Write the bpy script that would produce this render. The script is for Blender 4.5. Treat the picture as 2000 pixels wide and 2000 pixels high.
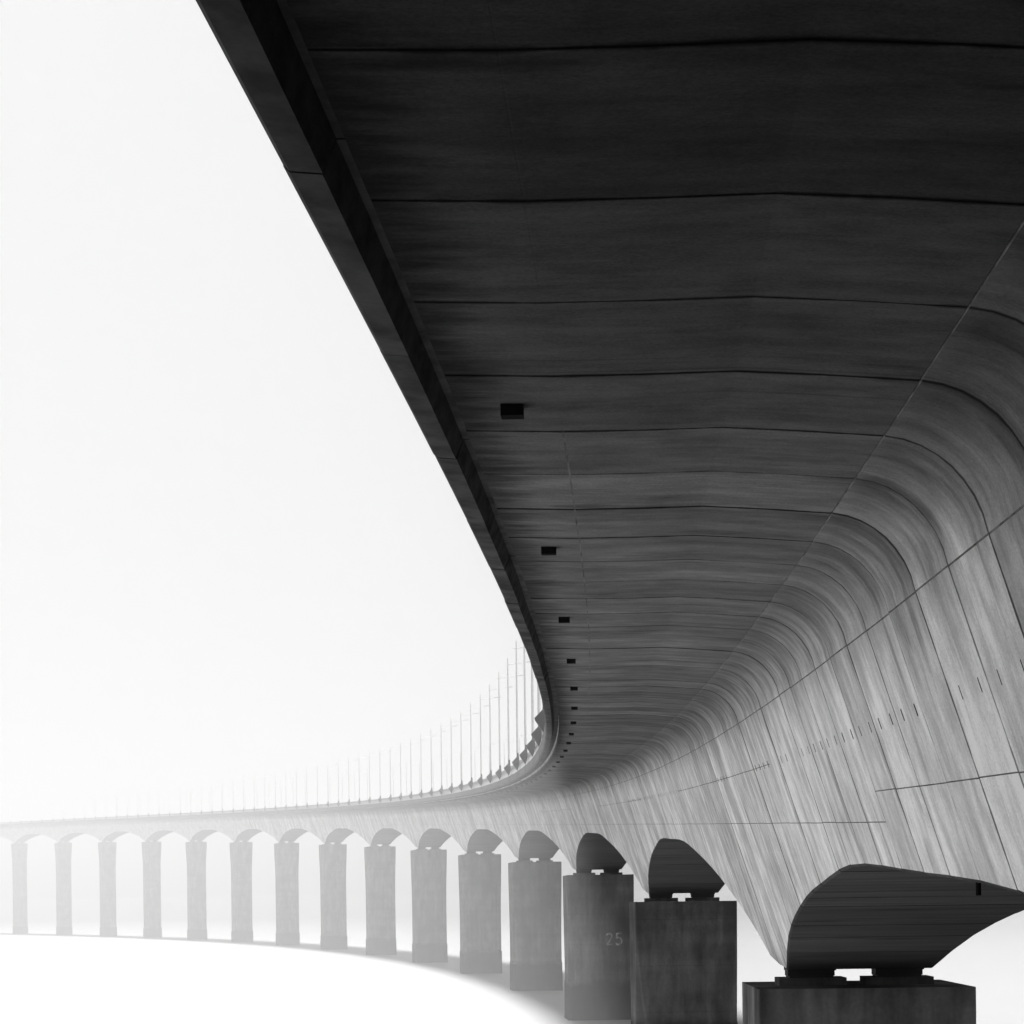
import bpy, math, random
from mathutils import Vector, Matrix, noise
random.seed(7)
scene = bpy.context.scene
for o in list(bpy.data.objects): bpy.data.objects.remove(o)

# ---------------------------------------------------------------- camera
CAM_H = 12.97                       # eye height above the water
cam_data = bpy.data.cameras.new('camera')
cam_data.sensor_width = 36.0
cam_data.lens = 90.0
cam_data.shift_y = (1765.65 - 1000.0) / 2000.0
cam_data.clip_start = 0.5
cam_data.clip_end = 20000.0
cam = bpy.data.objects.new('camera', cam_data)
scene.collection.objects.link(cam)
cam.matrix_world = (Matrix.Translation((0, 0, CAM_H)) @ Matrix.Rotation(math.radians(90), 4, 'X')
                    @ Matrix.Rotation(-0.01294, 4, 'Z'))
scene.camera = cam

# ---------------------------------------------------------------- light
SUN_EL, SUN_AZ = math.radians(50), math.radians(-17)      # azimuth from +Y, negative = left of the view
SKY_STRENGTH, SUN_STRENGTH, FOG = 0.050, 5.0, 0.0012
world = bpy.data.worlds.new('World'); scene.world = world
world.use_nodes = True
nt = world.node_tree; nt.nodes.clear()
sky = nt.nodes.new('ShaderNodeTexSky'); sky.sky_type = 'NISHITA'
sky.sun_disc = False; sky.sun_elevation = SUN_EL; sky.sun_rotation = SUN_AZ
sky.altitude = 0; sky.air_density = 2.0; sky.dust_density = 10.0; sky.ozone_density = 1.0
bw = nt.nodes.new('ShaderNodeRGBToBW')
flat = nt.nodes.new('ShaderNodeMix'); flat.data_type = 'FLOAT'
flat.inputs[0].default_value = 0.97        # mist levels the sky out
flat.inputs[3].default_value = 4.15
bg = nt.nodes.new('ShaderNodeBackground'); bg.inputs[1].default_value = SKY_STRENGTH
wout = nt.nodes.new('ShaderNodeOutputWorld')
nt.links.new(sky.outputs[0], bw.inputs[0]); nt.links.new(bw.outputs[0], flat.inputs[2])
nt.links.new(flat.outputs[0], bg.inputs[0]); nt.links.new(bg.outputs[0], wout.inputs[0])

sun_data = bpy.data.lights.new('sun', 'SUN'); sun_data.energy = SUN_STRENGTH
sun_data.angle = math.radians(9); sun_data.color = (1, 1, 1)
sun = bpy.data.objects.new('sun', sun_data); scene.collection.objects.link(sun)
sd = Vector((math.sin(SUN_AZ) * math.cos(SUN_EL), math.cos(SUN_AZ) * math.cos(SUN_EL), math.sin(SUN_EL)))
sun.rotation_euler = sd.to_track_quat('Z', 'Y').to_euler()
sun.location = (0, 0, 200)

scene.view_settings.view_transform = 'Standard'
scene.view_settings.look = 'None'
scene.view_settings.exposure = 1.8
scene.view_settings.gamma = 1.0
scene.view_settings.use_curve_mapping = False
scene.render.engine = 'CYCLES'
scene.cycles.max_bounces = 6
scene.cycles.diffuse_bounces = 1
scene.cycles.volume_bounces = 0

# ---------------------------------------------------------------- helpers
COL = scene.collection

def mesh_obj(name, verts, faces, mat, parent=None, uvs=None, smooth=False):
    me = bpy.data.meshes.new(name)
    me.from_pydata(verts, [], faces)
    if uvs is not None:
        uvl = me.uv_layers.new(name='UVMap')
        for li, loop in enumerate(me.loops):
            uvl.data[li].uv = uvs[loop.vertex_index]
    if mat: me.materials.append(mat)
    if smooth:
        for p in me.polygons: p.use_smooth = True
    me.update()
    ob = bpy.data.objects.new(name, me); COL.objects.link(ob)
    if parent is not None: ob.parent = parent
    return ob

def empty(name, loc=(0, 0, 0), rz=0.0):
    o = bpy.data.objects.new(name, None); COL.objects.link(o)
    o.location = loc; o.rotation_euler = (0, 0, rz); o.empty_display_size = 1
    return o

def tag(o, label=None, cat=None, group=None, kind=None):
    if label: o['label'] = label
    if cat: o['category'] = cat
    if group: o['group'] = group
    if kind: o['kind'] = kind
    return o

class MB:
    """collects verts and faces for one mesh"""
    def __init__(s): s.v = []; s.f = []
    def box(s, x0, x1, y0, y1, z0, z1):
        n = len(s.v)
        s.v += [(x0,y0,z0),(x1,y0,z0),(x1,y1,z0),(x0,y1,z0),(x0,y0,z1),(x1,y0,z1),(x1,y1,z1),(x0,y1,z1)]
        s.f += [tuple(n+i for i in q) for q in ((0,3,2,1),(4,5,6,7),(0,1,5,4),(1,2,6,5),(2,3,7,6),(3,0,4,7))]
        return s
    def rings(s, rings, cap0=True, cap1=True, closed=True):
        n = len(s.v); m = len(rings[0])
        for r in rings: s.v += [tuple(p) for p in r]
        for i in range(len(rings) - 1):
            for j in range(m if closed else m - 1):
                a = n + i*m + j; b = n + i*m + (j+1) % m
                s.f.append((a, b, b + m, a + m))
        if cap0: s.f.append(tuple(n + j for j in reversed(range(m))))
        if cap1: s.f.append(tuple(n + (len(rings)-1)*m + j for j in range(m)))
        return s
    def tube(s, pts, rads, k=8):
        rr = []
        for i, p in enumerate(pts):
            p = Vector(p); a = Vector(pts[max(0, i-1)]); b = Vector(pts[min(len(pts)-1, i+1)])
            t = (b - a).normalized(); u = t.orthogonal().normalized()
            if abs(t.z) > 0.9: u = Vector((1, 0, 0))
            w = t.cross(u).normalized(); u = w.cross(t)
            rr.append([p + (u*math.cos(2*math.pi*q/k) + w*math.sin(2*math.pi*q/k))*rads[i] for q in range(k)])
        return s.rings(rr)
    def build(s, name, mat, parent=None, smooth=False):
        return mesh_obj(name, s.v, s.f, mat, parent, smooth=smooth)

def interp(x, xs, ys):
    if x <= xs[0]: return ys[0]
    if x >= xs[-1]: return ys[-1]
    for i in range(len(xs) - 1):
        if x <= xs[i+1]:
            t = (x - xs[i]) / (xs[i+1] - xs[i])
            return ys[i] + (ys[i+1] - ys[i]) * t

# ---------------------------------------------------------------- alignment of the viaduct
SPAN = 98.12; SEG = SPAN / 31
X1, Y1, TH = 11.948, 86.361, 0.02322
K0, K1, K2 = 3.474e-4, -0.1086e-7, -0.1072e-10
SF = -58.0315
S_BEG = SF - 14*SEG            # behind the camera
def heading(s): return TH - (K0*s + K1*s*s/2 + K2*s**3/3)
_tab = {}
def _build():
    x, y = X1, Y1; _tab[0] = (x, y)
    for i in range(0, 1800):
        h = heading(i + .5); x += math.sin(h); y += math.cos(h); _tab[i+1] = (x, y)
    x, y = X1, Y1
    for i in range(0, -200, -1):
        h = heading(i - .5); x -= math.sin(h); y -= math.cos(h); _tab[i-1] = (x, y)
_build()
def centre(s):
    i = math.floor(s); t = s - i; a = _tab[i]; b = _tab[i+1]
    return a[0] + (b[0]-a[0])*t, a[1] + (b[1]-a[1])*t
def pier_top(s):          # height of the pier heads above the water
    return CAM_H - 3.1224 + 3.0486*s/100 + 0.3704e-5*s*s - 3.385e-9*s**3
def P(s, u, v):           # station, offset to the right, height above the pier-head line
    x, y = centre(s); h = heading(s)
    return (x + u*math.cos(h), y - u*math.sin(h), pier_top(s) + v)
D0 = 4.94
HK = ([0, 3.0, 8, 16, 26, 38, 49.06], [0.66, 0.66, 1.845, 3.037, 4.033, 4.815, 4.873])
def haunch(s):
    d = (s - D0) % SPAN
    d = min(d, SPAN - d)
    xs, ys = HK
    if d <= xs[1]: return ys[1]
    xs, ys = xs[1:], ys[1:]
    for i in range(len(xs) - 1):
        if d <= xs[i+1]: break
    h = xs[i+1] - xs[i]; t = min(1.0, (d - xs[i]) / h)
    def slope(j):
        if j == 0: return .24
        if j == len(xs) - 1: return 0.0
        if j == len(xs) - 2: return .034
        if j == len(xs) - 3: return .070
        return (ys[j+1] - ys[j-1]) / (xs[j+1] - xs[j-1])
    m0, m1 = slope(i)*h, slope(i+1)*h
    return (2*t**3-3*t*t+1)*ys[i] + (t**3-2*t*t+t)*m0 + (-2*t**3+3*t*t)*ys[i+1] + (t**3-t*t)*m1

# ---------------------------------------------------------------- materials
def new_mat(name):
    m = bpy.data.materials.new(name); m.use_nodes = True
    n = m.node_tree; n.nodes.clear()
    out = n.nodes.new('ShaderNodeOutputMaterial'); b = n.nodes.new('ShaderNodeBsdfPrincipled')
    n.links.new(b.outputs[0], out.inputs[0])
    return m, n, b
def N(n, t, **kw):
    x = n.nodes.new(t)
    for k, v in kw.items(): setattr(x, k, v)
    return x
def mth(n, op, a, b=None, c=None, clamp=False):
    x = n.nodes.new('ShaderNodeMath'); x.operation = op; x.use_clamp = clamp
    for i, q in enumerate((a, b, c)):
        if q is None: continue
        if isinstance(q, (int, float)): x.inputs[i].default_value = q
        else: n.links.new(q, x.inputs[i])
    return x.outputs[0]
def noise_tex(n, vec, scale, detail=4, rough=.55, mul=(1,1,1), loc=(0,0,0)):
    mp = n.nodes.new('ShaderNodeMapping'); mp.inputs['Scale'].default_value = mul; mp.inputs['Location'].default_value = loc
    n.links.new(vec, mp.inputs[0])
    t = n.nodes.new('ShaderNodeTexNoise'); t.inputs['Scale'].default_value = scale
    t.inputs['Detail'].default_value = detail; t.inputs['Roughness'].default_value = rough
    n.links.new(mp.outputs[0], t.inputs['Vector'])
    return t.outputs[0]
def ramp(n, fac, a, b, lo=0.0, hi=1.0):
    x = n.nodes.new('ShaderNodeMapRange'); x.interpolation_type = 'SMOOTHSTEP'
    x.inputs[1].default_value = a; x.inputs[2].default_value = b; x.inputs[3].default_value = lo; x.inputs[4].default_value = hi
    n.links.new(fac, x.inputs[0]); return x.outputs[0]

def deck_material(name, base, cloud=1.0, st=1.0, fs=1.0):
    m, n, b = new_mat(name)
    uv = N(n, 'ShaderNodeUVMap'); uv.uv_map = 'UVMap'; V = uv.outputs[0]
    oi = N(n, 'ShaderNodeObjectInfo')
    sep = N(n, 'ShaderNodeSeparateColor'); n.links.new(oi.outputs['Color'], sep.inputs[0])
    tone = sep.outputs[0]
    tc = N(n, 'ShaderNodeTexCoord')
    # u runs along the bridge in metres, v down the profile: stains run across the bridge and down the web
    warp = noise_tex(n, V, 1.0, 2, .5, (.9, .9, 1), (4, 4, 0))
    s1 = noise_tex(n, V, 1.0, 4, .62, (1.15, .20*st, 1))
    s2 = noise_tex(n, V, 1.0, 4, .65, (3.6, .38*st, 1), (7, 3, 0))
    s3 = noise_tex(n, V, 1.0, 3, .6, (11., .9*st, 1), (1, 9, 0))
    bl = noise_tex(n, V, 1.0, 5, .6, (.30, .42, 1), (3, 31, 0))
    dk = noise_tex(n, V, 1.0, 5, .6, (.85, .22*st, 1), (13, 5, 0))
    lt = noise_tex(n, V, 1.0, 4, .6, (3.0, .9, 1), (33, 15, 0))
    run = noise_tex(n, V, 1.0, 2, .5, (5.0, .10, 1), (63, 25, 0))
    fine = noise_tex(n, tc.outputs['Object'], 30.0, 2, .8)
    f = mth(n, 'MULTIPLY', ramp(n, s1, .3, .7, 1-.27*cloud, 1+.05*cloud), ramp(n, s2, .3, .7, 1-.10*fs, 1+.08*fs))
    f = mth(n, 'MULTIPLY', f, ramp(n, s3, .3, .7, 1-.045*fs, 1+.045*fs))
    f = mth(n, 'MULTIPLY', f, ramp(n, bl, .3, .7, .80, 1.06))
    f = mth(n, 'MULTIPLY', f, ramp(n, dk, .56, .70, 1.0, .60))
    f = mth(n, 'MULTIPLY', f, ramp(n, run, .62, .74, 1.0, 1-.35*fs))
    f = mth(n, 'MULTIPLY', f, ramp(n, lt, .62, .74, 1.0, 1.10))
    f = mth(n, 'MULTIPLY', f, ramp(n, fine, .25, .75, .80, 1.14))
    mot = noise_tex(n, V, 1.0, 6, .7, (1.7, 1.1, 1), (83, 45, 0))
    f = mth(n, 'MULTIPLY', f, ramp(n, mot, .32, .68, .80, 1.08))
    # dirt held in the joint between two segments
    sx = N(n, 'ShaderNodeSeparateXYZ'); n.links.new(V, sx.inputs[0])
    fr = mth(n, 'FRACT', mth(n, 'DIVIDE', mth(n, 'SUBTRACT', sx.outputs[0], S_BEG), SEG))
    dist = mth(n, 'MULTIPLY', mth(n, 'MINIMUM', fr, mth(n, 'SUBTRACT', 1.0, fr)), SEG)
    jn = noise_tex(n, V, 1.0, 3, .6, (.6, 1.3, 1), (5, 77, 0))
    wid = ramp(n, jn, .3, .7, .035, .12)
    jd = mth(n, 'DIVIDE', dist, wid, clamp=True)
    f = mth(n, 'MULTIPLY', f, ramp(n, jd, .2, 1.0, .28, 1.0))
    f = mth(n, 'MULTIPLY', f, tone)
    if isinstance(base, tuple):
        # shade under the wing painted into the base, paler web below a ragged line
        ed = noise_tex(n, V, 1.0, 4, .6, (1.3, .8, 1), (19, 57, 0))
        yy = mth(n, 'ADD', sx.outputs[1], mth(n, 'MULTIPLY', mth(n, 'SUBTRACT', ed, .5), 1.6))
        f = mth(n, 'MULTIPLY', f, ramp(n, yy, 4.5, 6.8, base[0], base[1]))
        # occlusion shade painted in towards the outer tip
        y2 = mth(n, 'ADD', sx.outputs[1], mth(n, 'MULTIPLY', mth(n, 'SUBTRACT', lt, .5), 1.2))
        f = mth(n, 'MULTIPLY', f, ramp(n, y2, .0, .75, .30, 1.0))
    else:
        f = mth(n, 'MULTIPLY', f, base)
    f = mth(n, 'MINIMUM', f, .95)
    cmb = N(n, 'ShaderNodeCombineColor')
    for i in range(3): n.links.new(f, cmb.inputs[i])
    n.links.new(cmb.outputs[0], b.inputs['Base Color'])
    b.inputs['Roughness'].default_value = .9; b.inputs['Specular IOR Level'].default_value = .0
    bp = N(n, 'ShaderNodeBump'); bp.inputs['Strength'].default_value = .3; bp.inputs['Distance'].default_value = .02
    n.links.new(s2, bp.inputs['Height']); n.links.new(bp.outputs[0], b.inputs['Normal'])
    return m

def plain(name, col, rough=.85, scale=1.2, amp=.25, streak=(1,1,.25), spec=.3, metal=0):
    m, n, b = new_mat(name)
    tc = N(n, 'ShaderNodeTexCoord'); geo = N(n, 'ShaderNodeNewGeometry')
    a = noise_tex(n, geo.outputs['Position'], scale, 5, .6, streak)
    c = noise_tex(n, geo.outputs['Position'], scale*8, 3, .6)
    f = mth(n, 'MULTIPLY', ramp(n, a, .3, .7, 1-amp, 1+amp), ramp(n, c, .3, .7, .92, 1.08))
    f = mth(n, 'MULTIPLY', f, col)
    cmb = N(n, 'ShaderNodeCombineColor')
    for i in range(3): n.links.new(f, cmb.inputs[i])
    n.links.new(cmb.outputs[0], b.inputs['Base Color'])
    b.inputs['Roughness'].default_value = rough; b.inputs['Specular IOR Level'].default_value = spec*.2
    b.inputs['Metallic'].default_value = metal
    return m

def pier_material():
    m, n, b = new_mat('pier_concrete')
    geo = N(n, 'ShaderNodeNewGeometry'); pos = geo.outputs['Position']
    sp = N(n, 'ShaderNodeSeparateXYZ'); n.links.new(pos, sp.inputs[0]); z = sp.outputs[2]
    a = noise_tex(n, pos, .45, 5, .62, (1, 1, .45))
    s = noise_tex(n, pos, 1.6, 4, .6, (1, 1, .09))
    c = noise_tex(n, pos, 7, 3, .6)
    bands = noise_tex(n, pos, 1.0, 2, .5, (.06, .06, .8))
    wob = noise_tex(n, pos, .9, 3, .6)
    zz = mth(n, 'ADD', z, mth(n, 'MULTIPLY', mth(n, 'SUBTRACT', wob, .5), .9))
    zm = mth(n, 'FRACT', mth(n, 'DIVIDE', z, 3.35))
    lift = ramp(n, mth(n, 'ABSOLUTE', mth(n, 'SUBTRACT', zm, .5)), .0, .014, .72, 1.0)
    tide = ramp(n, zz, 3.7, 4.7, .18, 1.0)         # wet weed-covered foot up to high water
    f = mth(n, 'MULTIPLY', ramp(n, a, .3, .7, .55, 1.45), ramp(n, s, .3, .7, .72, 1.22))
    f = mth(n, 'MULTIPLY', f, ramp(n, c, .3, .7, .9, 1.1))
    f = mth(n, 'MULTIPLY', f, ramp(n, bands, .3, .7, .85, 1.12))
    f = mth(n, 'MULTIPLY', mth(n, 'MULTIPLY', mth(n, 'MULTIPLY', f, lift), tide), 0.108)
    cmb = N(n, 'ShaderNodeCombineColor')
    for i in range(3): n.links.new(f, cmb.inputs[i])
    n.links.new(cmb.outputs[0], b.inputs['Base Color'])
    b.inputs['Roughness'].default_value = .85; b.inputs['Specular IOR Level'].default_value = .0
    return m

M_DECK = deck_material('weathered_shaded_concrete', (.235, .93), 1.0, 1.25, .6)  # dark-to-pale base pair carries the painted shade under the wing
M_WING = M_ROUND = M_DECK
M_SOFFIT = deck_material('shaded_soffit_concrete', .11, .45, 3.5, .1)  # deck concrete again, with the shade under the box put into a darker base
M_PIER = pier_material()
M_FASCIA = plain('fascia_concrete', .042, scale=1.7, amp=.75, streak=(1, .6, 2.0))
M_PARAPET = plain('pale_parapet_metal', .36, rough=.6, scale=.3, amp=.06)
M_RAIL = plain('grey_rail_metal', .14, rough=.5, scale=.4, amp=.1)
M_BRACKET = plain('dark_bracket_steel', .05, rough=.6, scale=.8, amp=.15)
M_POLE = plain('galvanised_pole', .5, rough=.5, scale=.5, amp=.1)
M_DARK = plain('dark_void', .012, rough=1, scale=.5, amp=.1, spec=.05)
M_BEAR = plain('bearing_steel', .03, rough=.7, scale=1.5, amp=.2)
M_PAINT = plain('faded_white_paint', .36, scale=2.6, amp=.55)
M_SEEP = plain('seepage_line', .13, scale=.8, amp=.6)
M_JOINT = plain('grimy_joint', .16, scale=1.5, amp=.5)
M_LAMP = plain('lamp_housing', .3, rough=.5)

# ---------------------------------------------------------------- ground, water, far shore
def water_material():
    m, n, b = new_mat('milky_water')
    geo = N(n, 'ShaderNodeNewGeometry'); pos = geo.outputs['Position']
    a = noise_tex(n, pos, .004, 4, .55, (1, .4, 1))
    f = mth(n, 'MULTIPLY', ramp(n, a, .3, .7, .93, 1.05), 0.22)
    cmb = N(n, 'ShaderNodeCombineColor')
    for i in range(3): n.links.new(f, cmb.inputs[i])
    n.links.new(cmb.outputs[0], b.inputs['Base Color'])
    b.inputs['Roughness'].default_value = 0.5; b.inputs['Specular IOR Level'].default_value = .15
    bp = N(n, 'ShaderNodeBump'); bp.inputs['Strength'].default_value = .25; bp.inputs['Distance'].default_value = .3
    w = noise_tex(n, pos, .25, 3, .6, (1, .6, 1))
    n.links.new(w, bp.inputs['Height']); n.links.new(bp.outputs[0], b.inputs['Normal'])
    return m
M_WATER = water_material()
tag(mesh_obj('water', [(-7000,-1500,0),(7000,-1500,0),(7000,9000,0),(-7000,9000,0)], [(0,1,2,3)], M_WATER), kind='structure')

M_UNSEEN_SHORE = plain('unseen_dark_bank', .022, scale=.5, amp=.5, streak=(1,1,1), spec=.2)
def unseen_shore():  # unseen ground, shaped and darkened to cut light bounced onto the near deck
    ys = [-420, -300, -200, -150, -120, -100, -80, -60, -45, -30, -15, -5, 4, 10, 15, 20, 26, 33, 40, 48, 57, 68]
    zs = [24, 24, 23.5, 22, 20, 17.5, 15.2, 13.6, 12.6, 12.0, 11.6, 11.4, 11.2, 10.8, 10.3, 9.8, 9.0, 8.0, 6.6, 4.2, 1.4, -1]
    xs = [-176 + 8*i for i in range(60)]
    V, F = [], []
    for j, (y, z) in enumerate(zip(ys, zs)):
        for x in xs:
            # unseen bank cut back on the left so bounced light reaches the web
            edge = interp(y, [-20, 6, 30], [-150, -100, 4])
            t = min(1, max(0, (x - edge) / 30.0)); t = t*t*(3-2*t)
            q = noise.fractal(Vector((x*.07, y*.07, 0)), 1, 2, 4) * .5
            rim = min(1, (68-y)/20)
            V.append((x, y, -1.0 + (z + 1.0)*t + q*t*rim - .2))
    m = len(xs)
    for j in range(len(ys)-1):
        for i in range(m-1):
            a = j*m+i; F.append((a, a+1, a+1+m, a+m))
    tag(mesh_obj('unseen_shore', V, F, M_UNSEEN_SHORE, smooth=True), kind='structure')
unseen_shore()

M_FAR = plain('far_shore_land', .32, scale=.01, amp=.2)
def far_shore():
    V, F = [], []; n = 90
    for i in range(n+1):
        x = -3000 + 6000*i/n; y = 2750 + .10*x
        top = 26 + 2.5*noise.noise(Vector((x*.004, 0, 0)))
        V += [(x, y, -1), (x, y+60, top*.8), (x, y+260, top), (x, y+700, -1)]
    for i in range(n):
        for k in range(3):
            a = 4*i+k; F.append((a, a+4, a+5, a+1))
    tag(mesh_obj('hills', V, F, M_FAR, smooth=True), kind='structure')
far_shore()

# ---------------------------------------------------------------- deck
UJ, VJ, MW = -5.10, 8.589, .3254
def web_u(v): return UJ + MW*(VJ - v)
UPPER = [(-10.30, 9.80), (-10.28, 9.72), (-9.32, 9.69), (-9.31, 9.691), (-9.30, 9.69), (-8.5, 9.69), (-7.72, 9.70), (-6.95, 9.65),
         (-6.131, 9.583), (-6.12, 9.594), (-6.109, 9.581), (-5.93, 9.545), (-5.76, 9.48), (-5.60, 9.385), (-5.46, 9.27), (-5.34, 9.13),
         (-5.235, 8.97), (-5.155, 8.79), (-5.104, 8.600), (-5.090, 8.589), (-5.096, 8.578)]
def outline(s, vj):
    """open polyline of the underside, left tip to right tip, with its running length"""
    vb = haunch(s)
    L = list(UPPER)
    for g_ in sorted(vj, reverse=True):
        L += [(web_u(g_+.009), g_+.009), (web_u(g_)+.010, g_), (web_u(g_-.009), g_-.009)]
    L += [(web_u(vb+.05), vb+.05), (web_u(vb)+.05, vb)]
    return L
def normals(L):
    out = []
    for i in range(len(L)):
        a = L[max(0, i-1)]; b = L[min(len(L)-1, i+1)]
        dx, dy = b[0]-a[0], b[1]-a[1]; q = math.hypot(dx, dy) or 1
        out.append((-dy/q, dx/q))       # points into the concrete for a left-to-right underside
    return out
TOPV = 10.72
def segment_mesh(s0, s1, vj, near, offs):
    g = .022 if near else .03
    V, F, UV = [], [], []
    st = [(s0, g), (s0 + g, 0), (s1 - g, 0), (s1, g)]
    m = None
    for s, inset in st:
        L = outline(s, vj); Nn = normals(L)
        # depth direction: into the body
        pts = []; acc = 0; prev = None
        for (u, v), (nx, ny) in zip(L, Nn):
            if prev: acc += math.hypot(u-prev[0], v-prev[1])
            prev = (u, v)
            k = inset
            pts.append((u - nx*(-k) if False else u + abs(nx)*k, v + abs(ny)*k, acc))
        right = [(-u, v, 2*acc + 1.0 - a) for u, v, a in reversed(pts)]
        ring = pts + right
        top = [(10.30, TOPV - .02, 40.), (0, TOPV + .1, 45.), (-10.30, TOPV - .02, 50.)]
        ring = ring + top
        m = len(ring)
        for u, v, a in ring:
            V.append(P(s, u + offs[0], v + offs[1])); UV.append((s, a))
    for i in range(3):
        for j in range(m):
            a = i*m + j; b = i*m + (j+1) % m
            F.append((a, a + m, b + m, b))
    n_l = len(L)
    grooves = (21, 22, 24, 25) if len(vj) > 1 else (21, 22)
    mi = []
    for i in range(3):
        for j in range(m):
            q = j if j < n_l else 2*n_l - 2 - j
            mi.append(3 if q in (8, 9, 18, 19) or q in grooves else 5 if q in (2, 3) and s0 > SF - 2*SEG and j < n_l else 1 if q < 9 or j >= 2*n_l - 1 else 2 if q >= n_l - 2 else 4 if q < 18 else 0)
    return V, F, UV, mi

S_END = 1500.0
bridge = empty('viaduct', (X1, Y1, 0))
tag(bridge, 'long curving pale concrete road viaduct sweeping left into the mist', 'viaduct')
BINV = Matrix.Translation((-X1, -Y1, 0))
def bpart(name, V, F, mat, parent=bridge, uvs=None, smooth=False):
    V = [(x - X1, y - Y1, z) for x, y, z in V]
    return mesh_obj(name, V, F, mat, parent, uvs=uvs, smooth=smooth)

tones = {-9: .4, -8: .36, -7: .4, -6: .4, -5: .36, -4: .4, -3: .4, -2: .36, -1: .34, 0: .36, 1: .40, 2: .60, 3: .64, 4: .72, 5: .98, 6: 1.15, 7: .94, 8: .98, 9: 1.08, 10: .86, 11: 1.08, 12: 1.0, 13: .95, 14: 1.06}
SEGS = {}
nseg = int((S_END - S_BEG) / SEG)
far_V, far_F, far_UV, far_MI = [], [], [], []
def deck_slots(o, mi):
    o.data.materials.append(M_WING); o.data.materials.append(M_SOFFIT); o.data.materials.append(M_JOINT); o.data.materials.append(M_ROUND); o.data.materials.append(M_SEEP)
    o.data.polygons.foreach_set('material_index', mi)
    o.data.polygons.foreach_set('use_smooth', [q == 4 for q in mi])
for i in range(nseg):
    s0 = S_BEG + i*SEG; s1 = s0 + SEG
    k = i - 14                                   # 0 starts at the joint F
    d = ((s0 + SEG/2 - D0 + SPAN/2) % SPAN) - SPAN/2
    vj = (6.27,) if k < 5 else (5.74,) if k < 12 or abs(d) > 30 else (7.28, 5.74)
    near = i < 90
    offs = (random.uniform(-.006, .006), random.uniform(-.006, .006)) if near else (random.uniform(-.008, .008),)*2
    V, F, UV, MI = segment_mesh(s0, s1, vj, near, offs)
    if i < 300:
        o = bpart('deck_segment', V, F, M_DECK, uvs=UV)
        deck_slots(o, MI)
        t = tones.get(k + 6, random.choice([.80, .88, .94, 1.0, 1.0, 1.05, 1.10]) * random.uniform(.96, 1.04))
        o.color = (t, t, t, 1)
        SEGS[k] = o
    else:
        far_MI += MI; n = len(far_V); far_V += V; far_F += [tuple(n+q for q in f) for f in F]; far_UV += UV
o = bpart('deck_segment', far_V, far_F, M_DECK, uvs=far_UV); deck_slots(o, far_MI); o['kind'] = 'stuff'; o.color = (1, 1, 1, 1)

# slots in the webs: two per segment, sub-parts of their segment
def wall_box(s, u, v, ds, dl, depth):
    """thin box lying in the web plane, slightly proud of it"""
    V = []
    nx, ny = -1/math.hypot(1, MW), -MW/math.hypot(1, MW)
    tx, ty = -MW/math.hypot(1, MW)*-1, -1/math.hypot(1, MW)
    for a in (-ds/2, ds/2):
        for b_, c in ((-dl/2, .004), (dl/2, .004), (dl/2, -depth), (-dl/2, -depth)):
            V.append(P(s + a, u + tx*b_ + nx*c, v + ty*b_ + ny*c))
    F = [(0,1,2,3), (7,6,5,4), (0,4,5,1), (1,5,6,2), (2,6,7,3), (3,7,4,0)]
    return V, F
for k in range(-2, 46):
    if k not in SEGS: continue
    for fr in (.20, .72):
        s = SF + (k + fr)*SEG
        V, F = wall_box(s, web_u(7.29), 7.29, .05, .18, .02)
        bpart('drain_slot', V, F, M_DARK, SEGS[k])
# drain outlets hanging under the cantilever
for j in range(0, 36):
    s = -62.75 + 12.265*j
    k = math.floor((s - SF)/SEG)
    V = []
    for a in (-.13, .13):
        for u, v in ((-9.86, 9.60), (-9.65, 9.60), (-9.65, 9.75), (-9.86, 9.75)): V.append(P(s + a, u, v))
    F = [(0,1,2,3), (7,6,5,4), (0,4,5,1), (1,5,6,2), (2,6,7,3), (3,7,4,0)]
    bpart('drain_outlet', V, F, M_DARK, SEGS[k])
# short pipe stub under the soffit before the first pier
s = -50.6
pm = MB(); pm.tube([P(s, -3.78, haunch(s)+.05), P(s, -3.78, haunch(s)-.20)], [.038, .038], 10)
bpart('pipe_stub', pm.v, pm.f, M_DARK, SEGS[math.floor((s-SF)/SEG)])

# edge beams (precast fascia units), parapet, rail
def sweep(prof, s0, s1, step, inset_ends=0.0):
    n = max(1, int(round((s1-s0)/step))); st = [s0 + (s1-s0)*i/n for i in range(n+1)]
    V, F = [], []; m = len(prof)
    for s in st: V += [P(s, u, v) for u, v in prof]
    for i in range(n):
        for j in range(m):
            a = i*m+j; b = i*m+(j+1) % m; F.append((a, b, b+m, a+m))
    F.append(tuple(range(m))[::-1]); F.append(tuple(n*m + j for j in range(m)))
    return V, F
BEAM = [(-10.84, 9.96), (-10.80, 9.92), (-10.59, 9.90), (-10.50, 10.12), (-10.306, 10.12), (-10.306, 10.70), (-10.87, 10.72), (-10.87, 10.10)]
BEAM = BEAM[::-1]
UNIT = 2*SEG
nb = int((S_END - S_BEG)/UNIT)
for i in range(nb):
    a = S_BEG + i*UNIT
    du, dv = random.uniform(-.007, .007), random.uniform(-.012, .012)
    V, F = sweep([(u + du, v + dv) if u < -10.4 else (u, v) for u, v in BEAM], a + .012, a + UNIT - .012, UNIT/2)
    o = bpart('edge_beam', V, F, M_FASCIA)
V, F = sweep([(-u, v) for u, v in BEAM][::-1], S_BEG, S_END - 1, 3.0)
bpart('edge_beam', V, F, M_FASCIA)['kind'] = 'stuff'
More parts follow.
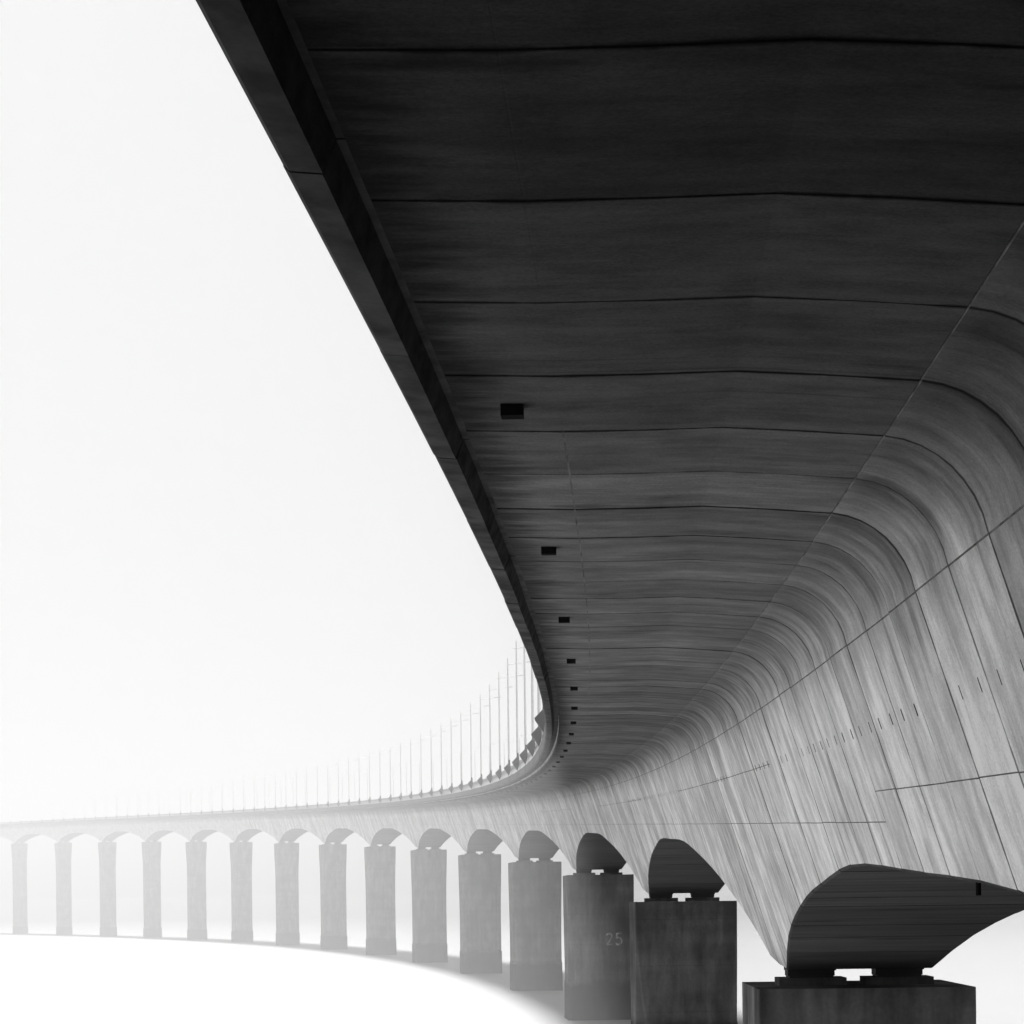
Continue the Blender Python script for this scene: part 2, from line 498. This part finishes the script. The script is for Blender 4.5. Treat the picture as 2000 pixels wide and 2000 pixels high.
for sg in (-1, 1):
    par = [(-10.62, 10.725), (-10.62, 11.40), (-10.57, 11.40), (-10.57, 10.725)]
    rail = [(-10.68, 11.405), (-10.68, 11.70), (-10.50, 11.70), (-10.50, 11.405)]
    for nm, pr_, mt in (('parapet_panel', par, M_PARAPET), ('parapet_rail', rail, M_RAIL)):
        pr2 = pr_ if sg < 0 else [(-u, v) for u, v in pr_][::-1]
        V, F = sweep(pr2, S_BEG, S_END - 1, 4.0)
        bpart(nm, V, F, mt)

# ---------------------------------------------------------------- piers
ORD = ['first','second','third','fourth','fifth','sixth','seventh','eighth','ninth','tenth','eleventh','twelfth','thirteenth',
       'fourteenth','fifteenth','sixteenth','seventeenth','eighteenth','nineteenth','twentieth']
def ring8(w, t, c, z, groove=.05):
    """plan outline: x across the bridge, y along it; chamfered corners; a groove down the middle of each side face"""
    g = .07
    c = max(c, .04)
    return [(-w+c, -t, z), (w-c, -t, z), (w, -t+c, z), (w, -g, z), (w-groove, 0, z), (w, g, z), (w, t-c, z), (w-c, t, z),
            (-w+c, t, z), (-w, t-c, z), (-w, g, z), (-w+groove, 0, z), (-w, -g, z), (-w, -t+c, z)]
LABELS = {1: 'squat nearest pier under the big dark soffit at lower right',
          2: 'dark pier between the squat near pier and the pier marked 25',
          3: 'dark stained concrete pier painted with the faded white number 25'}
for k in range(1, 17):
    s = (k-1)*SPAN; T = 4.19
    sc_ = s + T
    x, y = centre(sc_); h = heading(sc_); top = pier_top(sc_) - .0
    root = empty('viaduct_pier', (x, y, 0), -h)
    lab = LABELS.get(k)
    if not lab:
        near = 'dark grey' if k == 4 else 'mid grey' if k == 5 else 'pale misty grey' if k < 9 else 'faint ghostly'
        lab = '%s pier standing in water, %s to the left of the pier marked 25' % (near, ORD[k-4]) if k < 16 else \
              'faint pier at the left end of the row, just outside the picture edge'
        if k == 15: lab = 'faintest pier in the mist, last before the left picture edge'
    tag(root, lab, 'pier', 'piers carrying the viaduct')
    m = MB(); rings = []
    q_ = min(1.0, max(0.0, (top - 14) / 26)); te = 3.8 - .85*q_; dw = .06*q_
    T_ = lambda f_: 4.19 + (te - 4.19)*f_
    lv = [(0, 3.655, 4.19, .04), (-.9, 3.655, 4.19, .04), (-1.6, 3.65, T_(.06), .05), (-4, 3.65 - dw*.4, T_(.36), .16), (-6.5, 3.65 - dw*.8, T_(.68), .42),
          (-9, 3.65 - dw, T_(.9), .75), (-12, 3.65 - dw, te, .9)]
    H = top + 1.0
    for dz, w, t, c in lv:
        if -dz < H - 1.0: rings.append(ring8(w, t, c, top + dz))
    w, t, c = rings and (lv[len(rings)-1][1:])
    if H > 14:
        rings.append(ring8(3.65 - dw, te, .85, 4.4)); rings.append(ring8(3.67, te + .05, .35, 4.1)); rings.append(ring8(3.70, te + .12, .3, -1.0))
    else:
        rings.append(ring8(w + .05, t, c, -1.0))
    m.rings(rings[::-1])
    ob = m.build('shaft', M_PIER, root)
    # soften the head edges
    for sx_ in (-1, 1):
        a, b_ = (.34, 2.70) if sx_ > 0 else (-2.70, -.34)
        MB().box(a, b_, -.95, 1.05, top + .002, top + .27).build('plinth', M_PIER, root)
        a, b_ = (.72, 2.36) if sx_ > 0 else (-2.36, -.72)
        bb = MB(); bb.box(a+.05, b_-.05, -.75, .85, top + .272, top + .33).box(a, b_, -.6, .7, top + .331, top + .52)
        bb.box(a-.02, b_+.04, -.75, .85, top + .521, top + .70)
        bb.build('bearing', M_BEAR, root)
    if k == 3:
        # painted numerals, flat strokes set 4 mm off the face
        zt_ = top
        def stroke(pts, wd=.085):
            mm = MB()
            for (x0, z0), (x1, z1) in zip(pts[:-1], pts[1:]):
                dx, dz = x1-x0, z1-z0; q = math.hypot(dx, dz); nx, nz = -dz/q*wd, dx/q*wd
                ex, ez = dx/q*wd*.5, dz/q*wd*.5
                yy = lambda z_: -face_t(zt_ , z_) - .006
                n = len(mm.v)
                for (xx, z_) in ((x0-ex+nx, z0-ez+nz), (x1+ex+nx, z1+ez+nz), (x1+ex-nx, z1+ez-nz), (x0-ex-nx, z0-ez-nz)):
                    mm.v.append((xx, yy(z_) - .0004*n, z_))
                mm.f.append((n, n+3, n+2, n+1))
            return mm
        def face_t(tp, z_):
            return interp(-(z_ - tp), [0, .9, 1.6, 4, 6.5, 9, 12, 15], [4.19, 4.19, T_(.06), T_(.36), T_(.68), T_(.9), te, te])
        zt0, hgt = top - 6.5, 1.24
        z = lambda f_: zt0 - f_*hgt
        two = [(.60, z(.14)), (.72, z(.03)), (.92, z(0)), (1.10, z(.08)), (1.17, z(.26)), (1.08, z(.46)), (.88, z(.72)), (.66, z(.98)), (1.18, z(.98))]
        five = [(2.20, z(0)), (1.72, z(.02)), (1.68, z(.44)), (1.88, z(.36)), (2.10, z(.42)), (2.24, z(.62)), (2.20, z(.84)), (2.02, z(.98)), (1.80, z(1.0)), (1.64, z(.92))]
        for nm, st in (('numeral', two), ('numeral', five)):
            stroke(st).build(nm, M_PAINT, root)

# ---------------------------------------------------------------- street lamps
def lamp_meshes():
    """local frame: x outward (away from the road), y along the bridge, z up from the parapet foot"""
    prof = [(.10, -.08), (.56, .62), (.60, .72), (.40, .92), (.17, 1.16), (.13, 1.52), (-.02, 1.52), (-.07, .85), (-.02, .30)]
    br = MB(); br.rings([[(x, -.42, z) for x, z in prof], [(x, .42, z) for x, z in prof]])
    po = MB(); po.tube([(.07, 0, 1.45), (.07, 0, 4.5), (.07, 0, 9.0), (.07, 0, 11.95)], [.11, .095, .075, .045], 8)
    ar = MB(); ar.tube([(.45, 0, 11.20), (.07, 0, 11.26), (-1.2, 0, 11.42), (-1.9, 0, 11.50)], [.03, .045, .04, .035], 6)
    lu = MB()
    rr = []
    for x, w, t in ((-1.75, .07, .04), (-1.9, .15, .07), (-2.3, .19, .09), (-2.62, .15, .07), (-2.75, .05, .03)):
        zc = 11.50 + (-1.75 - x)*.10
        rr.append([(x, w*math.cos(a), zc + t*math.sin(a)*(1 if math.sin(a) > 0 else .6)) for a in [2*math.pi*q/8 for q in range(8)]])
    lu.rings(rr)
    return br, po, ar, lu
brm, pom, arm, lum = lamp_meshes()
def lamp(side, s, label, proto=None):
    x, y, z = P(s, side*10.74, 10.86)
    h = heading(s)
    root = empty('street_lamp', (x, y, z), -h + (math.pi if side < 0 else 0))
    tag(root, label, 'street lamp', 'street lamps along the left parapet' if side < 0 else 'street lamps along the far parapet')
    if proto is None:
        proto = [brm.build('bracket', M_BRACKET, root), pom.build('pole', M_POLE, root),
                 arm.build('arm', M_POLE, root), lum.build('lamp_head', M_LAMP, root)]
    else:
        for q in proto:
            c = q.copy(); COL.objects.link(c); c.parent = root
    return proto
def nth(i):
    tens = {20: 'twenty', 30: 'thirty', 40: 'forty', 50: 'fifty'}
    if i <= 20: return ORD[i-1]
    t = i//10*10; u = i % 10
    if u == 0: return {30: 'thirtieth', 40: 'fortieth', 50: 'fiftieth'}[t]
    return tens[t] + '-' + ORD[u-1]
proto = None; c = 0
S_L = 151.0
for j in range(-4, 50):
    s = S_L + j*SPAN/4
    if s > 1400: break
    c += 1
    mist = 'tall grey' if c < 12 else 'slender pale' if c < 22 else 'misty pale' if c < 32 else 'barely visible'
    proto = lamp(-1, s, '%s street lamp, %s along the near parapet from the bend' % (mist, nth(c)), proto)
c = 0
for j in range(4, 46):
    s = S_L + j*SPAN/4
    if s > 1330: break
    c += 1
    mist = 'thin faint' if c < 12 else 'very faint' if c < 26 else 'barely visible'
    lamp(1, s, '%s shorter street lamp behind the front row, %s from the bend' % (mist, nth(c)), proto)

# ---------------------------------------------------------------- mist
hz = MB().box(-3200, 3200, -460, 4300, -2.2, 100)
m = bpy.data.materials.new('mist'); m.use_nodes = True; n = m.node_tree; n.nodes.clear()
out = n.nodes.new('ShaderNodeOutputMaterial'); pv = n.nodes.new('ShaderNodeVolumePrincipled')
pv.inputs['Color'].default_value = (.42, .42, .42, 1)
pv.inputs['Density'].default_value = FOG
pv.inputs['Anisotropy'].default_value = .35
n.links.new(pv.outputs[0], out.inputs['Volume'])
tag(hz.build('haze', m), kind='stuff')
